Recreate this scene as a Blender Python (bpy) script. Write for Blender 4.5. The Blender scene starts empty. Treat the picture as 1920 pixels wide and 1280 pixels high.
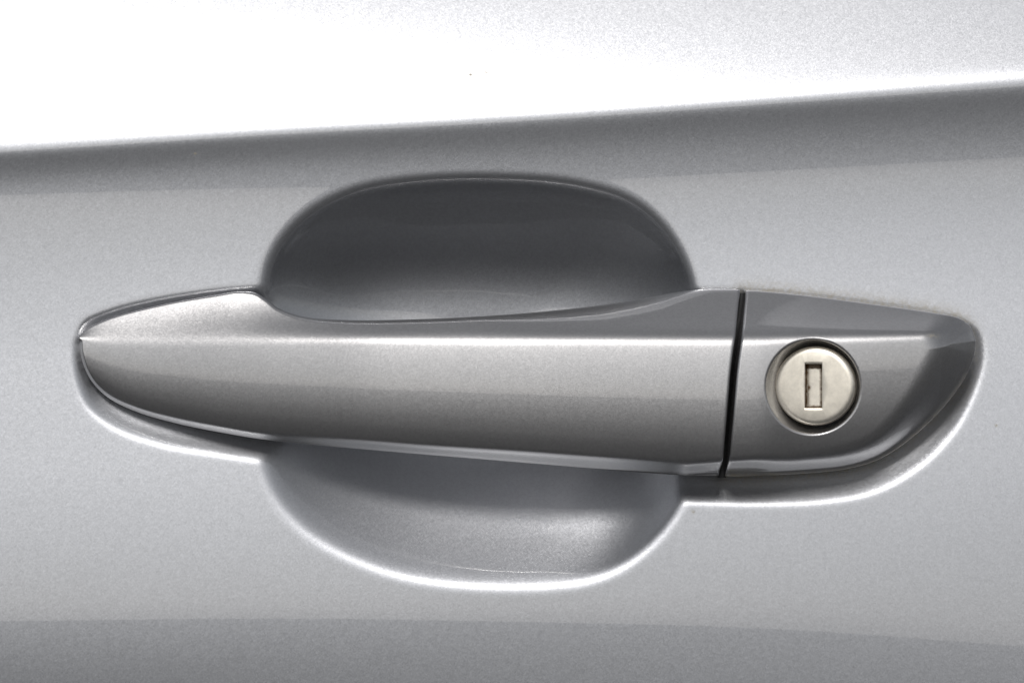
import bpy, math
import numpy as np

R = math.radians
scene = bpy.context.scene
S = 0.23 / 1685.0            # metres per photo pixel on the door plane (handle is 230 mm long)
DIST = 0.74                  # camera distance from the door, metres
DPX = DIST / S

# ------------------------------------------------------------------ camera
cam = bpy.data.cameras.new("camera")
cam.sensor_width = 36.0
cam.lens = 36.0 * DIST / (1920 * S)
cam.clip_start = 0.01
cam.clip_end = 500.0
cam_ob = bpy.data.objects.new("camera", cam)
scene.collection.objects.link(cam_ob)
HZ = 0.92                    # height of the handle above the ground
cam_ob.location = (0, -DIST, HZ)
cam_ob.rotation_euler = (R(90), 0, 0)
scene.camera = cam_ob

# ------------------------------------------------------------------ sky and sun (bright hazy overcast)
SUN_EL, SUN_AZ = 38.0, -6.0  # azimuth measured to the right of the viewer's back
world = bpy.data.worlds.new("World")
scene.world = world
world.use_nodes = True
wn, wl = world.node_tree.nodes, world.node_tree.links
sky = wn.new("ShaderNodeTexSky")
sky.sky_type = 'NISHITA'
sky.sun_disc = False
sky.sun_elevation = R(SUN_EL)
sky.sun_rotation = R(180 - SUN_AZ)
sky.air_density = 1.0
sky.dust_density = 1.5
sky.ozone_density = 1.0
hs = wn.new("ShaderNodeHueSaturation")       # cloud cover takes the blue out of the sky
hs.inputs["Saturation"].default_value = 0.15
wl.new(sky.outputs[0], hs.inputs["Color"])
wl.new(hs.outputs[0], wn["Background"].inputs[0])
wn["Background"].inputs[1].default_value = 0.10
sun = bpy.data.lights.new("sun", 'SUN')
sun.energy = 1.4
sun.angle = R(12)
sun.color = (1.0, 0.965, 0.92)
sun_ob = bpy.data.objects.new("sun", sun)
scene.collection.objects.link(sun_ob)
sun_ob.rotation_euler = (R(90 - SUN_EL), 0, R(SUN_AZ))
sun_ob.location = (1, -2, 3)
vs = scene.view_settings
vs.view_transform = 'Standard'
vs.look = 'None'
vs.gamma = 1.0
vs.use_curve_mapping = False
vs.exposure = 0.0

# ------------------------------------------------------------------ helpers
def spline(pts, closed=False, n=14):
    """Centripetal Catmull-Rom through the points."""
    p = np.array(pts, float)
    if closed:
        p = np.vstack([p[-1], p, p[0], p[1]])
    else:
        p = np.vstack([2 * p[0] - p[1], p, 2 * p[-1] - p[-2]])
    out = []
    for i in range(1, len(p) - 2):
        p0, p1, p2, p3 = p[i - 1], p[i], p[i + 1], p[i + 2]
        t1 = max(np.linalg.norm(p1 - p0), 1e-6) ** .5
        t2 = t1 + max(np.linalg.norm(p2 - p1), 1e-6) ** .5
        t3 = t2 + max(np.linalg.norm(p3 - p2), 1e-6) ** .5
        for t in np.linspace(t1, t2, n, endpoint=False):
            a1 = (t1 - t) / t1 * p0 + t / t1 * p1
            a2 = (t2 - t) / (t2 - t1) * p1 + (t - t1) / (t2 - t1) * p2
            a3 = (t3 - t) / (t3 - t2) * p2 + (t - t2) / (t3 - t2) * p3
            b1 = (t2 - t) / t2 * a1 + t / t2 * a2
            b2 = (t3 - t) / (t3 - t1) * a2 + (t - t1) / (t3 - t1) * a3
            out.append((t2 - t) / (t2 - t1) * b1 + (t - t1) / (t2 - t1) * b2)
    if not closed:
        out.append(p[-2])
    return np.array(out)

def dist_poly(x, z, poly, closed=False):
    """Distance to a polyline; with closed also the inside test (positive inside)."""
    shp = x.shape
    x, z = x.ravel(), z.ravel()
    q = np.vstack([poly, poly[:1]]) if closed else poly
    d2 = np.full(x.shape, 1e18)
    ins = np.zeros(x.shape, bool)
    for (ax, az), (bx, bz) in zip(q[:-1], q[1:]):
        ex, ez = bx - ax, bz - az
        L = ex * ex + ez * ez
        if L < 1e-12:
            continue
        t = np.clip(((x - ax) * ex + (z - az) * ez) / L, 0, 1)
        np.minimum(d2, (x - ax - t * ex) ** 2 + (z - az - t * ez) ** 2, out=d2)
        if closed and az != bz:
            c = ((az > z) != (bz > z)) & (x < ax + (z - az) / (bz - az) * ex)
            ins ^= c
    d = np.sqrt(d2)
    if closed:
        d = np.where(ins, d, -d)
    return d.reshape(shp)

def sm(t):
    t = np.clip(t, 0, 1)
    return t * t * t * (t * (6 * t - 15) + 10)

def smin(a, b, k):
    h = np.maximum(k - np.abs(a - b), 0) / k
    return np.minimum(a, b) - h * h * h * k / 6.0

def smooth_tab(xs, ys, lo, hi, sig, n=2400):
    """Piecewise-linear table, gaussian smoothed -> lookup function."""
    g = np.linspace(lo, hi, n)
    v = np.interp(g, xs, ys)
    st = (hi - lo) / (n - 1)
    m = int(4 * sig / st) + 1
    k = np.exp(-.5 * (np.arange(-m, m + 1) * st / sig) ** 2)
    k /= k.sum()
    v = np.convolve(np.pad(v, m, mode='edge'), k, mode='valid')
    return lambda q: np.interp(q, g, v)

def roll(d, r):
    """Drop of a rounded edge at distance d inside the outline."""
    e = np.clip(d, 0, r)
    return r - np.sqrt(np.maximum(r * r - (r - e) ** 2, 0))

def to_world(x, z, h):
    return np.stack([(x - 960) * S, -h * S, (640 - z) * S], -1)

def mesh_from(name, co, quads, mat, parent, tris=None):
    me = bpy.data.meshes.new(name)
    co = np.ascontiguousarray(co, np.float32)
    quads = np.asarray(quads, np.int32).reshape(-1, 4)
    nt = 0 if tris is None else len(tris)
    loops = quads.ravel()
    starts = np.arange(len(quads), dtype=np.int32) * 4
    if nt:
        tris = np.asarray(tris, np.int32)
        starts = np.concatenate([starts, len(quads) * 4 + np.arange(nt, dtype=np.int32) * 3])
        loops = np.concatenate([loops, tris.ravel()])
    me.vertices.add(len(co))
    me.vertices.foreach_set("co", co.ravel())
    me.loops.add(len(loops))
    me.loops.foreach_set("vertex_index", np.ascontiguousarray(loops, np.int32))
    me.polygons.add(len(starts))
    me.polygons.foreach_set("loop_start", np.ascontiguousarray(starts, np.int32))
    me.update(calc_edges=True)
    me.validate()
    me.shade_smooth()
    me.materials.append(mat)
    ob = bpy.data.objects.new(name, me)
    scene.collection.objects.link(ob)
    ob.parent = parent
    return ob

def grid_quads(nr, nc, wrap=False, flip=False, off=0):
    r = np.arange(nr - 1)[:, None]
    c = np.arange(nc if wrap else nc - 1)[None, :]
    c2 = (c + 1) % nc
    a, b, d, e = r * nc + c, r * nc + c2, (r + 1) * nc + c2, (r + 1) * nc + c
    a, b, d, e = np.broadcast_arrays(a, b, d, e)
    q = np.stack([a, e, d, b] if flip else [a, b, d, e], -1).reshape(-1, 4)
    return q + off

# ------------------------------------------------------------------ materials
def node_mat(name):
    m = bpy.data.materials.new(name)
    m.use_nodes = True
    nt = m.node_tree
    return m, nt.nodes, nt.links, nt.nodes["Principled BSDF"]

def metallic_paint(name, col, rough=0.40, flake=0.045, grime=False):
    m, n, l, b = node_mat(name)
    tc = n.new("ShaderNodeTexCoord")
    geo = n.new("ShaderNodeNewGeometry")
    acc = None
    for sc, amp in ((4300.0, flake), (2300.0, flake * 0.4)):
        v = n.new("ShaderNodeTexVoronoi")
        v.inputs["Scale"].default_value = sc
        l.new(tc.outputs["Object"], v.inputs["Vector"])
        sub = n.new("ShaderNodeVectorMath"); sub.operation = 'SUBTRACT'
        sub.inputs[1].default_value = (.5, .5, .5)
        l.new(v.outputs["Color"], sub.inputs[0])
        mul = n.new("ShaderNodeVectorMath"); mul.operation = 'SCALE'
        mul.inputs["Scale"].default_value = amp
        l.new(sub.outputs[0], mul.inputs[0])
        add = n.new("ShaderNodeVectorMath"); add.operation = 'ADD'
        l.new(mul.outputs[0], add.inputs[0])
        l.new((acc or geo).outputs[0 if acc else "Normal"], add.inputs[1])
        acc = add
        last = v
    nrm = n.new("ShaderNodeVectorMath"); nrm.operation = 'NORMALIZE'
    l.new(acc.outputs[0], nrm.inputs[0])
    l.new(nrm.outputs[0], b.inputs["Normal"])
    # flakes differ a little in reflectance too
    sep = n.new("ShaderNodeSeparateColor")
    l.new(last.outputs["Color"], sep.inputs[0])
    mr = n.new("ShaderNodeMapRange")
    mr.inputs["To Min"].default_value = 0.94
    mr.inputs["To Max"].default_value = 1.05
    l.new(sep.outputs[0], mr.inputs[0])
    hv = n.new("ShaderNodeVectorMath"); hv.operation = 'SCALE'
    hv.inputs[0].default_value = col
    l.new(mr.outputs[0], hv.inputs["Scale"])
    b.inputs["Metallic"].default_value = 1.0
    b.inputs["Roughness"].default_value = rough
    b.inputs["Coat Weight"].default_value = 1.0
    b.inputs["Coat Roughness"].default_value = 0.018
    b.inputs["Coat IOR"].default_value = 1.7
    if grime:
        at = n.new("ShaderNodeAttribute"); at.attribute_name = "grime"
        no = n.new("ShaderNodeTexNoise")
        no.inputs["Scale"].default_value = 900.0
        no.inputs["Detail"].default_value = 6.0
        no.inputs["Roughness"].default_value = .7
        l.new(tc.outputs["Object"], no.inputs["Vector"])
        ma = n.new("ShaderNodeMath"); ma.operation = 'MULTIPLY'
        mr2 = n.new("ShaderNodeMapRange")
        mr2.inputs["From Min"].default_value = .36
        mr2.inputs["From Max"].default_value = .62
        l.new(no.outputs[0], mr2.inputs[0])
        l.new(at.outputs["Fac"], ma.inputs[0]); l.new(mr2.outputs[0], ma.inputs[1])
        mx = n.new("ShaderNodeMix"); mx.data_type = 'RGBA'
        l.new(ma.outputs[0], mx.inputs["Factor"])
        l.new(hv.outputs[0], mx.inputs[6])
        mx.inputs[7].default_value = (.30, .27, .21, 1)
        l.new(mx.outputs[2], b.inputs["Base Color"])
        for key, v0, v1 in (("Metallic", 1, 0), ("Coat Weight", 1, 0.1)):
            mm = n.new("ShaderNodeMapRange")
            mm.inputs["To Min"].default_value = v0; mm.inputs["To Max"].default_value = v1
            l.new(ma.outputs[0], mm.inputs[0]); l.new(mm.outputs[0], b.inputs[key])
    else:
        l.new(hv.outputs[0], b.inputs["Base Color"])
    return m

def simple_mat(name, col, rough=.5, metal=0., bump=0., scale=900.):
    m, n, l, b = node_mat(name)
    tc = n.new("ShaderNodeTexCoord")
    no = n.new("ShaderNodeTexNoise")
    no.inputs["Scale"].default_value = scale
    no.inputs["Detail"].default_value = 5
    l.new(tc.outputs["Object"], no.inputs["Vector"])
    mr = n.new("ShaderNodeMapRange")
    mr.inputs["To Min"].default_value = .86; mr.inputs["To Max"].default_value = 1.12
    l.new(no.outputs[0], mr.inputs[0])
    hv = n.new("ShaderNodeVectorMath"); hv.operation = 'SCALE'
    hv.inputs[0].default_value = col
    l.new(mr.outputs[0], hv.inputs["Scale"])
    l.new(hv.outputs[0], b.inputs["Base Color"])
    b.inputs["Roughness"].default_value = rough
    b.inputs["Metallic"].default_value = metal
    if bump:
        bp = n.new("ShaderNodeBump")
        bp.inputs["Strength"].default_value = bump
        bp.inputs["Distance"].default_value = .00005
        l.new(no.outputs[0], bp.inputs["Height"])
        l.new(bp.outputs[0], b.inputs["Normal"])
    return m

def nickel_mat(name, col, rough):
    """Satin nickel with brown grime where the grime attribute says so."""
    m, n, l, b = node_mat(name)
    tc = n.new("ShaderNodeTexCoord")
    no = n.new("ShaderNodeTexNoise")
    no.inputs["Scale"].default_value = 700.0; no.inputs["Detail"].default_value = 6
    l.new(tc.outputs["Object"], no.inputs["Vector"])
    at = n.new("ShaderNodeAttribute"); at.attribute_name = "grime"
    ad = n.new("ShaderNodeMath"); ad.operation = 'ADD'
    l.new(no.outputs[0], ad.inputs[0]); l.new(at.outputs["Fac"], ad.inputs[1])
    mr = n.new("ShaderNodeMapRange")
    mr.inputs["From Min"].default_value = .78; mr.inputs["From Max"].default_value = 1.12
    l.new(ad.outputs[0], mr.inputs[0])
    mx = n.new("ShaderNodeMix"); mx.data_type = 'RGBA'
    l.new(mr.outputs[0], mx.inputs["Factor"])
    n2 = n.new("ShaderNodeTexNoise")
    n2.inputs["Scale"].default_value = 420.0; n2.inputs["Detail"].default_value = 8
    n2.inputs["Roughness"].default_value = .75
    l.new(tc.outputs["Object"], n2.inputs["Vector"])
    m2 = n.new("ShaderNodeMapRange")
    m2.inputs["From Min"].default_value = .3; m2.inputs["From Max"].default_value = .7
    m2.inputs["To Min"].default_value = .80; m2.inputs["To Max"].default_value = 1.08
    l.new(n2.outputs[0], m2.inputs[0])
    h2 = n.new("ShaderNodeVectorMath"); h2.operation = 'SCALE'
    h2.inputs[0].default_value = col
    l.new(m2.outputs[0], h2.inputs["Scale"])
    l.new(h2.outputs[0], mx.inputs[6])
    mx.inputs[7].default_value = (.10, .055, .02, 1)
    l.new(mx.outputs[2], b.inputs["Base Color"])
    mm = n.new("ShaderNodeMapRange")
    mm.inputs["To Min"].default_value = .97; mm.inputs["To Max"].default_value = .05
    l.new(mr.outputs[0], mm.inputs[0]); l.new(mm.outputs[0], b.inputs["Metallic"])
    b.inputs["Roughness"].default_value = rough
    bp = n.new("ShaderNodeBump")
    bp.inputs["Strength"].default_value = .12; bp.inputs["Distance"].default_value = .00005
    l.new(no.outputs[0], bp.inputs["Height"]); l.new(bp.outputs[0], b.inputs["Normal"])
    return m

PAINT = metallic_paint("silver_door_paint", (.392, .402, .428), grime=True)
PAINT_H = metallic_paint("silver_handle_paint", (.388, .386, .394), grime=True)
BLACK = simple_mat("black_rubber", (.015, .015, .016), .6)
NICKEL = nickel_mat("satin_nickel", (.95, .895, .79), .38)
GROUND = simple_mat("asphalt", (.11, .11, .11), .9, 0, .0, 40.)

# ------------------------------------------------------------------ ground
gm = bpy.data.meshes.new("ground")
gm.from_pydata([(-120, -120, 0), (120, -120, 0), (120, 120, 0), (-120, 120, 0)], [], [(0, 1, 2, 3)])
gm.materials.append(GROUND)
ground = bpy.data.objects.new("ground", gm)
scene.collection.objects.link(ground)
ground["kind"] = "structure"

# ------------------------------------------------------------------ door
door = bpy.data.objects.new("car_door", None)
door.location = (0, 0, HZ)
scene.collection.objects.link(door)
door["label"] = "silver metallic car door with a pull handle over a scooped cup and a key lock"
door["category"] = "car door"

TAU_S = 20.0                                  # tilt that mirrors the bright patch of sky to the camera
crease = smooth_tab([-3000, 0, 500, 1000, 1500, 1920, 4500], [440, 287, 252, 224, 186, 155, -40], -3000, 4500, 120)
tl = smooth_tab([-50, 20, 45, 65, 110, 180, 260, 400, 600, 750, 870, 1000, 1400, 3000],
                [-12, -11, -7, -1.5, -.3, 1.6, 3.7, 6.2, 6.8, 5, 2.75, -1.5, -7, -7], -100, 3500, 18)
tr = smooth_tab([-50, 20, 60, 135, 250, 400, 480, 700, 900, 1040, 1200, 1500, 3000],
                [-12, -11, -8, -1.8, 3.5, 7, 7.5, 7, 5, 3, .5, -5, -5], -100, 3500, 28)
diag = smooth_tab([-3000, 0, 400, 800, 1100, 1500, 4500], [-200, 45, 100, 155, 190, 240, 400], -3000, 4500, 150)

def skin_tilt(x, z):
    s = z - crease(x)
    f = np.clip(x / 1920.0, -.3, 1.3)
    low = tl(s) * (1 - f) + tr(s) * f
    dd_ = diag(x) - z
    up = TAU_S + np.where(dd_ > 0, 4.4, 15.0) * np.tanh(dd_ / np.where(dd_ > 0, 112.0, 380.0))
    w = .5 * (1 + np.tanh((s + 4) / (11 + 5 * np.clip(f, 0, 1))))
    return up * (1 - w) + low * w

def axis(lo, hi, step, far_lo, far_hi, n=26):
    mid = np.arange(lo, hi + .1, step)
    g = np.linspace(0, 1, n + 1)[1:] ** 2.0
    return np.concatenate([(lo - g * (lo - far_lo))[::-1], mid, hi + g * (far_hi - hi)])

gx = axis(-110, 2030, 2.2, -2600, 4300)
gz = axis(-110, 1390, 2.2, -700, 2600)
GX, GZ = np.meshgrid(gx, gz)
slope = np.tan(np.radians(skin_tilt(GX, GZ)))
dz = np.diff(gz)[:, None]
H = np.vstack([np.zeros((1, len(gx))), np.cumsum(.5 * (slope[1:] + slope[:-1]) * dz, 0)])
i0 = int(np.argmin(abs(gz - 700)))
H = H - H[i0:i0 + 1]

# --- scooped cup
cup_pts = [(482, 600), (478, 545), (500, 470), (560, 400), (650, 352), (770, 330), (950, 325), (1090, 338),
           (1195, 372), (1265, 435), (1308, 520), (1318, 600), (1318, 740), (1308, 850), (1288, 930), (1245, 1000),
           (1165, 1068), (1080, 1098), (900, 1104), (750, 1085), (640, 1045), (560, 995), (505, 930), (480, 850), (474, 720)]
cup = spline(cup_pts, True)
CX, CZ = 897.0, 715.0
th = np.arctan2(cup[:, 1] - CZ, cup[:, 0] - CX)
rr = np.hypot(cup[:, 0] - CX, cup[:, 1] - CZ)
o_ = np.argsort(th)
th, rr = th[o_], rr[o_]
tg = np.linspace(-np.pi, np.pi, 1440, endpoint=False)
rg = np.interp(tg, np.r_[th - 2 * np.pi, th, th + 2 * np.pi], np.r_[rr, rr, rr])
k = np.exp(-.5 * (np.arange(-30, 31) / 9.0) ** 2); k /= k.sum()
rg = np.convolve(np.r_[rg[-30:], rg, rg[:30]], k, 'valid')
CUP_D = 162.0
pp = np.linspace(0, 1.25, 2001)
def cup_table(ex, wid, flat=None):
    body = .08 + pp ** ex if flat is None else flat(pp)
    sl = np.where(pp < 1.03, sm((1.035 - pp) / wid) * body, 0)
    g = np.cumsum(sl[::-1])[::-1]
    return g / g[0]
top_slope = smooth_tab([0, .36, .45, .55, .65, .744, .80, .87, .92, 1.0, 1.25],
                       [.05, .16, .26, .42, .62, .80, .88, 1.0, 1.14, 1.5, 1.5], 0, 1.25, .02)
G_top, G_bot, G_rgt = cup_table(0, .10, top_slope), cup_table(.7, .095), cup_table(3.3, .09)
dx, dzc = GX - CX, GZ - CZ
near = np.hypot(dx, dzc) < 560
ang = np.arctan2(dzc[near], dx[near])
rho = np.hypot(dx[near], dzc[near])
RR = np.interp(ang, np.r_[tg, np.pi], np.r_[rg, rg[0]])
cupd = np.zeros_like(GX)
fb = sm(.5 + dzc[near] / 520.0)                # gentler slope on the lower side
fr_ = .85 * sm((dx[near] - 90.0) / 300.0)      # tighter fillet along the right wall
gq = np.interp(rho / RR, pp, G_top) * (1 - fb) + np.interp(rho / RR, pp, G_bot) * fb
cupd[near] = CUP_D * (gq * (1 - fr_) + np.interp(rho / RR, pp, G_rgt) * fr_)

# --- shallow moat pressed round the handle
rim_pts = [(475, 530), (300, 551), (200, 575), (150, 598), (131, 630), (126, 665), (134, 720), (158, 770), (210, 811),
           (300, 843), (400, 860), (480, 872), (700, 900), (1000, 930), (1285, 950), (1450, 953), (1550, 948), (1640, 930),
           (1725, 884), (1795, 815), (1838, 735), (1856, 665), (1848, 620), (1815, 592), (1760, 577), (1600, 553),
           (1420, 535), (1320, 533), (900, 525)]
rim = spline(rim_pts, True, 10)
moat = np.zeros_like(GX)
box = (GX > 90) & (GX < 1890) & (GZ > 500) & (GZ < 980)
dr = dist_poly(GX[box], GZ[box], rim, True)
ml = 1 + .55 * sm((640 - GZ[box]) / 50) * .6 * sm((520 - GX[box]) / 60)
mq = .74 * ml * 2.8 * np.logaddexp(0, (dr - 8) / 2.8)
moat[box] = 29.0 * np.tanh(mq / 29.0)
both = -smin(-cupd, -moat, 22.0)
H2 = H - both

# --- grime attribute
grime = np.zeros_like(GX)

# ------------------------------------------------------------------ handle outlines (photo pixels -> door plane)
hx = smooth_tab([0, 148, 300, 500, 1400, 1600, 1828, 1920], [10, 15, 60, 125, 150, 150, 30, 10], 0, 1920, 25)
def comp(pts):
    p = np.array(pts, float)
    p[:, 0] = 960 + (p[:, 0] - 960) * (1 - hx(p[:, 0]) / DPX)
    return p

top_pts = comp([(147, 642), (148, 630), (156, 620), (200, 598), (300, 571), (400, 553), (440, 547), (470, 549), (490, 560), (515, 578),
                (560, 593), (640, 600), (800, 598), (950, 590), (1100, 576), (1200, 562), (1270, 549), (1320, 543), (1420, 543)])
bot_pts = comp([(147, 642), (148, 660), (157, 692), (173, 720), (200, 746), (250, 771), (320, 792), (420, 812), (500, 824),
                (700, 842), (900, 858), (1100, 874), (1290, 888), (1420, 890)])
top_line, bot_line = spline(top_pts, n=24), spline(bot_pts, n=24)
ctop_pts = comp([(1385, 545), (1430, 546), (1500, 552), (1650, 571), (1760, 588), (1795, 596), (1817, 610), (1828, 638)])
cbot_pts = comp([(1828, 638), (1824, 668), (1806, 712), (1770, 764), (1715, 820), (1660, 858), (1600, 877), (1520, 885), (1440, 889), (1350, 891)])
ctop, cbot = spline(ctop_pts, n=24), spline(cbot_pts, n=24)
seam_z = [500, 545, 600, 650, 700, 760, 820, 888, 940]
seam_x = comp([(1411, 500), (1404, 545), (1393, 600), (1383, 650), (1376, 700), (1371, 760), (1366, 820), (1362, 888), (1359, 940)])[:, 0]
seam = smooth_tab(seam_z, seam_x, 480, 960, 12)

Hc = smooth_tab([0, 148, 200, 300, 500, 700, 1000, 1400, 1600, 1780, 1828, 1920],
                [10, 16, 24, 40, 77, 110, 130, 132, 128, 118, 113, 108], 0, 1920, 35)
Et = smooth_tab([0, 148, 300, 440, 900, 1400, 1600, 1800, 1920], [8, 9, 15, 22, 38, 24, 36, 60, 70], 0, 1920, 30)
Eb = smooth_tab([0, 148, 300, 500, 800, 1100, 1300, 1400, 1600, 1828, 1920], [4, 5, 10, 36, 58, 58, 52, 46, 40, 48, 50], 0, 1920, 35)
t0 = np.array([[100, 640], [148, 626], [200, 598], [300, 571], [440, 545], [900, 541], [1400, 543], [1500, 552], [1650, 571], [1790, 594], [1900, 612]])
ztop0 = smooth_tab(t0[:, 0], t0[:, 1], 100, 1900, 18)
zbot0 = smooth_tab([148, 173, 250, 420, 700, 1100, 1362, 1520, 1640, 1760, 1828], [680, 725, 771, 812, 842, 874, 888, 886, 875, 850, 840], 148, 1828, 25)
zridge = smooth_tab([100, 148, 1400, 1780, 1900], [630, 630, 631, 622, 620], 100, 1900, 20)
tq = np.linspace(-.6, 1.6, 1101)
tauf = np.interp(tq, [-.6, 0, .05, .12, .3, .47, .62, .75, .86, .94, 1, 1.6], [19, 15, 10, 7, 3.5, 0, -5, -11, -22, -38, -50, -55])
Q = np.cumsum(np.tan(np.radians(tauf))) * (tq[1] - tq[0])
Q -= np.interp(0, tq, Q)
full_bot = np.vstack([spline(bot_pts[:-1], n=14), cbot[::-1][30:], ctop[::-1][1:34]])

def handle_height(x, z):
    zr, zb, zt = zridge(x), zbot0(x), ztop0(x)
    t = (z - zr) / np.maximum(zb - zr, 40)
    F = Hc(x) + (zb - zr) * np.interp(t, tq, Q)
    F = F - math.tan(R(4.0)) * np.maximum(z - zr, -20) * sm((x - 1390) / 110.0)
    fr = Hc(x)
    s_ = (zr - z) / np.maximum(zr - zt, 6)
    top = fr + (s_ + np.interp(x, [148, 500, 900], [.35, .35, .15]) * (s_ - s_ * s_)) * (Et(x) - fr)
    d = dist_poly(x, z, full_bot)
    sl_ = np.interp(x, [148, 250, 1400, 1600, 1750, 1830], [4, 3.4, 3.0, 2.5, 1.3, 1.2])
    lip = np.interp(x, [148, 400, 700, 1250, 1400, 1700, 1830], [3, 3, 2, 2, 7, 7, 3])
    q = (d - lip) * sl_
    wall = Eb(x) + np.logaddexp(0, q / 5.0) * 5.0
    kk = np.interp(x, [148, 300, 600, 1400, 1600], [10, 12, 16, 26, 34])
    h = smin(F, top, kk)
    h = smin(h, wall, np.interp(x, [148, 400, 1400, 1650, 1800], [8, 22, 26, 60, 95]))
    return h, d

# ------------------------------------------------------------------ pull handle
NU, NF, NB = 620, 230, 30
u = np.linspace(0, 1, NU)
gu = .25 * u ** 2 + .75 * u
gu = np.where(u < .12, gu * (.15 + .85 * u / .12), gu)
gu = 1 - (1 - gu) * 1.0
endc = np.linspace(0, 1, 16)[1:] ** .5
w = .5 - .5 * np.cos(np.pi * np.linspace(0, 1, NF))
tip = top_pts[0, 0] + .05
U, W = np.meshgrid(gu, w, indexing='ij')
ztf = lambda q: np.interp(q, top_line[:, 0], top_line[:, 1])
zbf = lambda q: np.interp(q, bot_line[:, 0], bot_line[:, 1])
Z = np.full_like(U, 700.0)
for _ in range(12):
    X = tip + (seam(Z) - 5.5 - tip) * U
    Z = zbf(X) + (ztf(X) - zbf(X)) * W
h, d_b = handle_height(X, Z)
d_t = dist_poly(X, Z, top_line)
r_top = np.interp(X, [148, 440, 480, 560, 900, 1130, 1240, 1330, 1420], [3, 4, 6, 8, 12, 34, 30, 8, 4])
drop = np.interp(X, [148, 440, 480, 560, 900, 1130, 1240, 1330, 1420], [1, 1, 1.3, 1.5, 1.3, .8, .8, 1, 1])
h = h - roll(d_t, r_top) * drop - roll(d_b, 4.0)
d_s = np.abs(seam(Z) - 5.5 - X)
h = h - roll(d_s, 5.0)
# back of the grip
hb = np.interp(X[:, :1], [148, 440, 520, 620, 1180, 1290, 1420], [-60, -60, -40, 64, 64, -40, -60])
sb = np.linspace(0, 1, NB + 2)[None, 1:-1]
zt_, zb_, ht_, hb_ = Z[:, -1:], Z[:, :1], h[:, -1:], h[:, :1]
Xb = X[:, -1:] + (X[:, :1] - X[:, -1:]) * sb
Zb = zt_ + (zb_ - zt_) * sb
lin = ht_ + (hb_ - ht_) * sb
Hb = lin + (np.minimum(hb, lin) - lin) * np.sin(np.pi * sb) ** .35
co = np.concatenate([to_world(X, Z, h), to_world(Xb, Zb, Hb)], 1)
nc = NF + NB
quads = grid_quads(NU, nc, wrap=True, flip=False)
cen = [co[0].mean(0), co[-1].mean(0)]
flat = np.vstack([co.reshape(-1, 3), cen])
a0, a1 = NU * nc, NU * nc + 1
j = np.arange(nc); j2 = (j + 1) % nc
tris = np.vstack([np.stack([np.full(nc, a0), j2, j], -1), np.stack([np.full(nc, a1), (NU - 1) * nc + j, (NU - 1) * nc + j2], -1)])
grip = mesh_from("pull_handle", flat, quads, PAINT_H, door, tris)
grip["label"] = "long tapered silver grip of the door handle"

# ------------------------------------------------------------------ lock cover
kx = 1 - 158.0 / DPX
HX, HZc, HR = 960 + (1527 - 960) * kx, 640 + (725 - 640) * kx, 88.0 * kx
zs = np.linspace(546, 890, 60)
left_edge = np.stack([seam(zs) + 5.5, zs], -1)
z_at = lambda ln, q: np.interp(q, ln[:, 0], ln[:, 1])
ct = ctop[ctop[:, 0] > seam(545) + 5]
cb = cbot[cbot[:, 0] > seam(889) + 5]
p_tl = np.array([seam(545) + 5.5, 545.2]); p_bl = np.array([seam(889) + 5.5, 889.5])
outl = np.vstack([p_tl[None], ct, cb[1:], p_bl[None], left_edge[::-1][1:-1]])
NT, NR = 1400, 150
oa = np.arctan2(outl[:, 1] - HZc, outl[:, 0] - HX)
lo = np.hypot(outl[:, 0] - HX, outl[:, 1] - HZc)
corner = [math.atan2(p[1] - HZc, p[0] - HX) for p in (p_tl, p_bl)]
tht = np.sort(np.r_[np.linspace(-np.pi, np.pi, NT, endpoint=False), corner])
NT = len(tht)
# ray / polygon intersection
RO = np.full(NT, 1e9)
q2 = np.vstack([outl, outl[:1]])
ct_, st_ = np.cos(tht), np.sin(tht)
for (ax, az), (bx, bz) in zip(q2[:-1], q2[1:]):
    ex, ez = bx - ax, bz - az
    den = ct_ * ez - st_ * ex
    with np.errstate(divide='ignore', invalid='ignore'):
        r_ = ((ax - HX) * ez - (az - HZc) * ex) / den
        s_ = ((ax - HX) * st_ - (az - HZc) * ct_) / den
    ok = (np.abs(den) > 1e-9) & (s_ >= -1e-6) & (s_ <= 1 + 1e-6) & (r_ > 0)
    RO = np.where(ok, np.minimum(RO, r_), RO)
tt = np.linspace(0, 1, NR)
tt = .5 - .5 * np.cos(np.pi * tt)
RADS = HR + (RO[None, :] - HR) * tt[:, None]
X = HX + RADS * ct_[None, :]
Z = HZc + RADS * st_[None, :]
h, d_b = handle_height(X, Z)
h = h - roll(dist_poly(X, Z, left_edge), 5.5) - roll(d_b, 4.0) - roll(dist_poly(X, Z, ctop), 3.0)
h = h - roll(RADS - HR, 6.0)
LYAW = 0.25                                    # the lock axis leans to the left going outward
rings_x, rings_z, rings_h = [X], [Z], [h]
Xs, Zs, Hs = X[-1], Z[-1], h[-1]
for dd in (6, 30, 60, 80):
    rings_x.append(Xs[None]); rings_z.append(Zs[None]); rings_h.append((Hs - dd)[None])
inner = []
for dd in (70, 45, 25, 12, 5, 1.5):
    inner.append((HX + LYAW * dd * -1 * -1 + (HR - .32 * dd) * ct_, HZc + (HR - .32 * dd) * st_, h[0] - dd))
ix = np.array([a[0] for a in inner]); iz = np.array([a[1] for a in inner]); ih = np.array([a[2] for a in inner])
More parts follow.
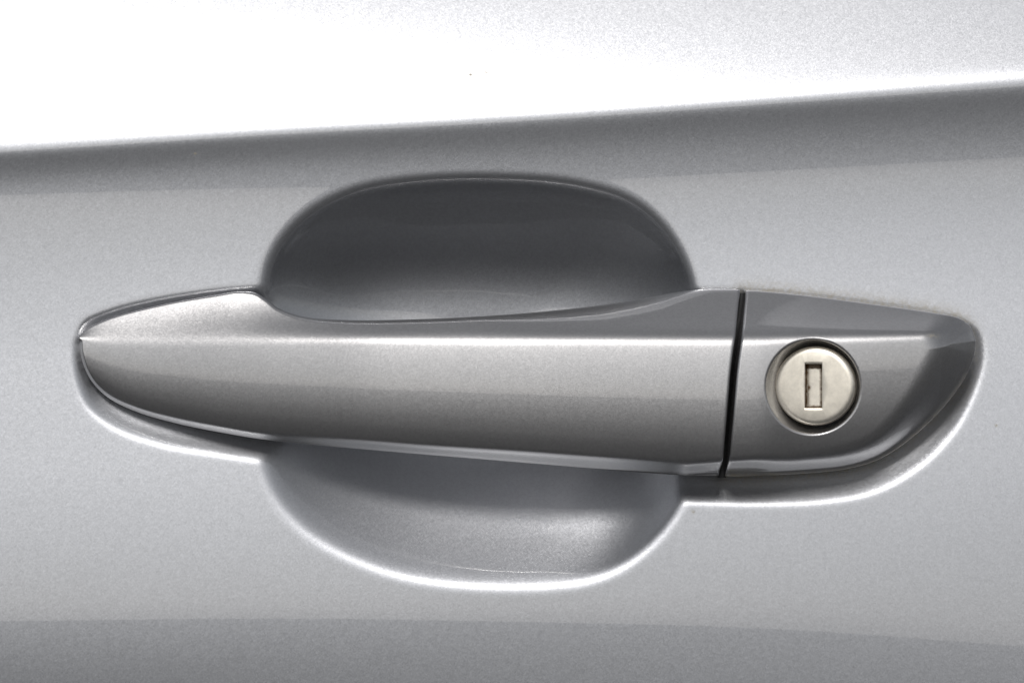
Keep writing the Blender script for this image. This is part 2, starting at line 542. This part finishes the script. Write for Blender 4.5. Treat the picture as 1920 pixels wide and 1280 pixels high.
# deeper rings shift towards the right so that the left wall of the well shows
AX = np.vstack([ix] + rings_x); AZ = np.vstack([iz] + rings_z); AH = np.vstack([ih] + rings_h)
co = to_world(AX, AZ, AH)
quads = grid_quads(AX.shape[0], NT, wrap=True)
cover = mesh_from("lock_cover", co.reshape(-1, 3), quads, PAINT_H, door)
cover["label"] = "silver cap with the keyhole at the end of the handle"
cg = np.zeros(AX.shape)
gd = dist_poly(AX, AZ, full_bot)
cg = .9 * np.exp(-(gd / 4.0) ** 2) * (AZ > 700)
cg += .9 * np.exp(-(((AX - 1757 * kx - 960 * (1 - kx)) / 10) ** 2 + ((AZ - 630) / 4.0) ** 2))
a_ = cover.data.attributes.new("grime", 'FLOAT', 'POINT')
a_.data.foreach_set("value", cg.astype(np.float32).ravel())

# black gasket strip filling the seam with dark, raised to block sun coming through
zz = np.linspace(549, 893, 40)
gh = np.interp(zz, [549, 600, 680, 893], [2, 40, 60, 42])
xa, xb = seam(zz) - 7, seam(zz) + 7
vs_ = []
for hh in (np.full(40, -40.0), gh):
    vs_ += [to_world(xa, zz, hh), to_world(xb, zz, hh)]
co = np.stack([vs_[0], vs_[2], vs_[3], vs_[1]], 1).reshape(-1, 3)
mesh_from("gasket", co, grid_quads(40, 4, wrap=True), BLACK, cover, None)

# ------------------------------------------------------------------ lock cylinder
def lathe_h(cx, cz, prof, n=160, yaw=0.0):
    """prof: list of (radius, height); the axis leans left by yaw per unit of height."""
    a = np.linspace(0, 2 * np.pi, n, endpoint=False)
    pr = np.array(prof, float)
    Xl = cx - yaw * (pr[:, 1:2] - pr[-1, 1]) + pr[:, :1] * np.cos(a)
    Zl = cz + pr[:, :1] * np.sin(a)
    tilt = yaw * (Xl - cx)                       # face square to the leaning axis
    return Xl, Zl, np.repeat(pr[:, 1:2], n, 1) + tilt

HF = float(np.interp(0, [0], [Hc(1527)])) - 8.0   # height of the cylinder face
CXL, CZL, CR = 960 + (1531 - 960) * kx, 640 + (724 - 640) * kx, 75.0 * kx
# slotted face: rings that morph from the rectangular slot to the circle
SW, SH = 15.5 * kx, 41.0 * kx
SXC = CXL - 2.0
nf = 240
a = np.linspace(0, 2 * np.pi, nf, endpoint=False)
def rect_pts(hw, hh, r=3.0):
    c, s = np.cos(a), np.sin(a)
    m = 1.0 / np.maximum(np.abs(c) / hw, np.abs(s) / hh)
    return m * c, m * s
# angles re-spaced so that the rectangle is sampled evenly and its corners are exact
per = np.cumsum(np.r_[0, np.full(nf, 1.0 / nf)])[:-1] * (4 * (SW + SH))
rx, rz = [], []
for s in per:
    s = (s + 0) % (4 * (SW + SH))
    if s < 2 * SH: rx.append(SW); rz.append(-SH + s)
    elif s < 2 * SH + 2 * SW: rx.append(SW - (s - 2 * SH)); rz.append(SH)
    elif s < 4 * SH + 2 * SW: rx.append(-SW); rz.append(SH - (s - 2 * SH - 2 * SW))
    else: rx.append(-SW + (s - 4 * SH - 2 * SW)); rz.append(-SH)
rx, rz = np.array(rx), np.array(rz)
ca = np.arctan2(rz, rx)
def ring(f, rad):
    cx_, cz_ = rad * np.cos(ca), rad * np.sin(ca)
    return (SXC - CXL) * (1 - f) + rx * (1 - f) + cx_ * f, rz * (1 - f) + cz_ * f
rings = []
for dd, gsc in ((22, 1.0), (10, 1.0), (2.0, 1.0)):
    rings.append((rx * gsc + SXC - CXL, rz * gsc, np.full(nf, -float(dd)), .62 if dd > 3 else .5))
rings.append((rx * 1.02 + SXC - CXL, rz * 1.02, np.full(nf, -.5), .36))
rings.append((rx * 1.07 + SXC - CXL, rz * 1.04, np.full(nf, 0.), .10))
for f in (.25, .45, .65, .8, .92, 1.0):
    x_, z_ = ring(f, CR - 9)
    rings.append((x_, z_, np.full(nf, 0.) - 1.2 * f * f, 0.0))
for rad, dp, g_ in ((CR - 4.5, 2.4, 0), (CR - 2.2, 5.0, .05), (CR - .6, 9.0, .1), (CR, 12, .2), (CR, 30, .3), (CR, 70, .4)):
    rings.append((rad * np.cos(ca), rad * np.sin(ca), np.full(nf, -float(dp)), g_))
RX = np.array([r[0] for r in rings]); RZ = np.array([r[1] for r in rings]); RH = np.array([r[2] for r in rings])
CY = LYAW * .9
X3 = CXL + RX - CY * RH                          # deeper points move right
H3 = HF + RH - CY * RX * -1
co = to_world(X3, CZL + RZ, H3).reshape(-1, 3)
cyl = mesh_from("lock_cylinder", co, grid_quads(len(rings), nf, wrap=True), NICKEL, door)
cyl["label"] = "round warm-grey metal key cylinder"
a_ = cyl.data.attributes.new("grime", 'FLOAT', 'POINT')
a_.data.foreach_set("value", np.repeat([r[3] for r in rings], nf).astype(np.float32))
# shutter plate inside the slot
ns = 24
sx, sz = np.meshgrid(np.linspace(-SW * .98, SW * .98, ns), np.linspace(-SH * .99, SH * .99, ns * 2))
shh = -13.0 - 3 * (np.abs(sx) / SW) ** 4
co = to_world(SXC + sx - CY * shh, CZL + sz, HF + shh + CY * (sx + SXC - CXL)).reshape(-1, 3)
shut = mesh_from("keyhole_shutter", co, grid_quads(ns * 2, ns), NICKEL, cyl)
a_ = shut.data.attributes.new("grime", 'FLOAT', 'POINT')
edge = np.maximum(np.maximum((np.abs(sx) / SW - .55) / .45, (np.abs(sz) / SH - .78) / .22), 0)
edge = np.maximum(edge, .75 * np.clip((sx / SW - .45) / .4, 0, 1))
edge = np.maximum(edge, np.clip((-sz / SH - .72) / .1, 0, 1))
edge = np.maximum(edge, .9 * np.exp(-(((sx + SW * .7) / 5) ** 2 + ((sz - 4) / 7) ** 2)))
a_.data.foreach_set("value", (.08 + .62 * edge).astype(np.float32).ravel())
# black sleeve closing the well; its colour makes the gap round the cylinder dark
sleeve = []
for rad, dp in ((CR - 3, 34), (HR + 6, 36), (HR + 6, 60)):
    aa = np.linspace(0, 2 * np.pi, 96, endpoint=False)
    sleeve.append(to_world(CXL + rad * np.cos(aa) + CY * dp, CZL + rad * np.sin(aa), np.full(96, HF - dp) + CY * rad * np.cos(aa)))
mesh_from("sleeve", np.vstack(sleeve), grid_quads(3, 96, wrap=True), BLACK, cyl)

# grip grime attribute
a_ = grip.data.attributes.new("grime", 'FLOAT', 'POINT')
a_.data.foreach_set("value", np.zeros(len(grip.data.vertices), np.float32))

# ------------------------------------------------------------------ door skin mesh
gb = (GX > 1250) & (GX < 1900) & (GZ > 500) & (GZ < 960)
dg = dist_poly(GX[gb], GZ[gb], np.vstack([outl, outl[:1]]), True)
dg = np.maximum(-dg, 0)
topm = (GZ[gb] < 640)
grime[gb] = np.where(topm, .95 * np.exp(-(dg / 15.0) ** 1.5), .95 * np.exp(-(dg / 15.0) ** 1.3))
for sx_, sz_, sr in ((364, 287, 2.6), (882, 136, 2.4), (912, 131, 2.2), (1298, 957, 2.6), (1867, 797, 2.4)):
    g2 = np.exp(-((GX - sx_) ** 2 + (GZ - sz_) ** 2) / (sr * sr))
    grime = np.maximum(grime, 2.2 * g2)
nz, nx = GX.shape
co = to_world(GX, GZ, H2).reshape(-1, 3)
# folded edge and back sheet
bi = np.concatenate([np.arange(nx), np.arange(1, nz) * nx + nx - 1, (nz - 1) * nx + np.arange(nx - 2, -1, -1), np.arange(nz - 2, 0, -1) * nx])
nb = len(bi)
back = co[bi].copy(); back[:, 1] = .06
cb_ = np.array([[back[:, 0].mean(), .06, back[:, 2].mean()]])
q1 = np.stack([bi, np.roll(bi, -1), nz * nx + (np.arange(nb) + 1) % nb, nz * nx + np.arange(nb)], -1)
t1 = np.stack([nz * nx + np.arange(nb), nz * nx + (np.arange(nb) + 1) % nb, np.full(nb, nz * nx + nb)], -1)
allco = np.vstack([co, back, cb_])
skin = mesh_from("door_skin", allco, np.vstack([grid_quads(nz, nx, flip=True), q1]), PAINT, door, t1)
a_ = skin.data.attributes.new("grime", 'FLOAT', 'POINT')
a_.data.foreach_set("value", np.r_[grime.ravel(), np.zeros(nb + 1)].astype(np.float32))
skin["label"] = "silver painted door sheet with a pressed crease and cup"
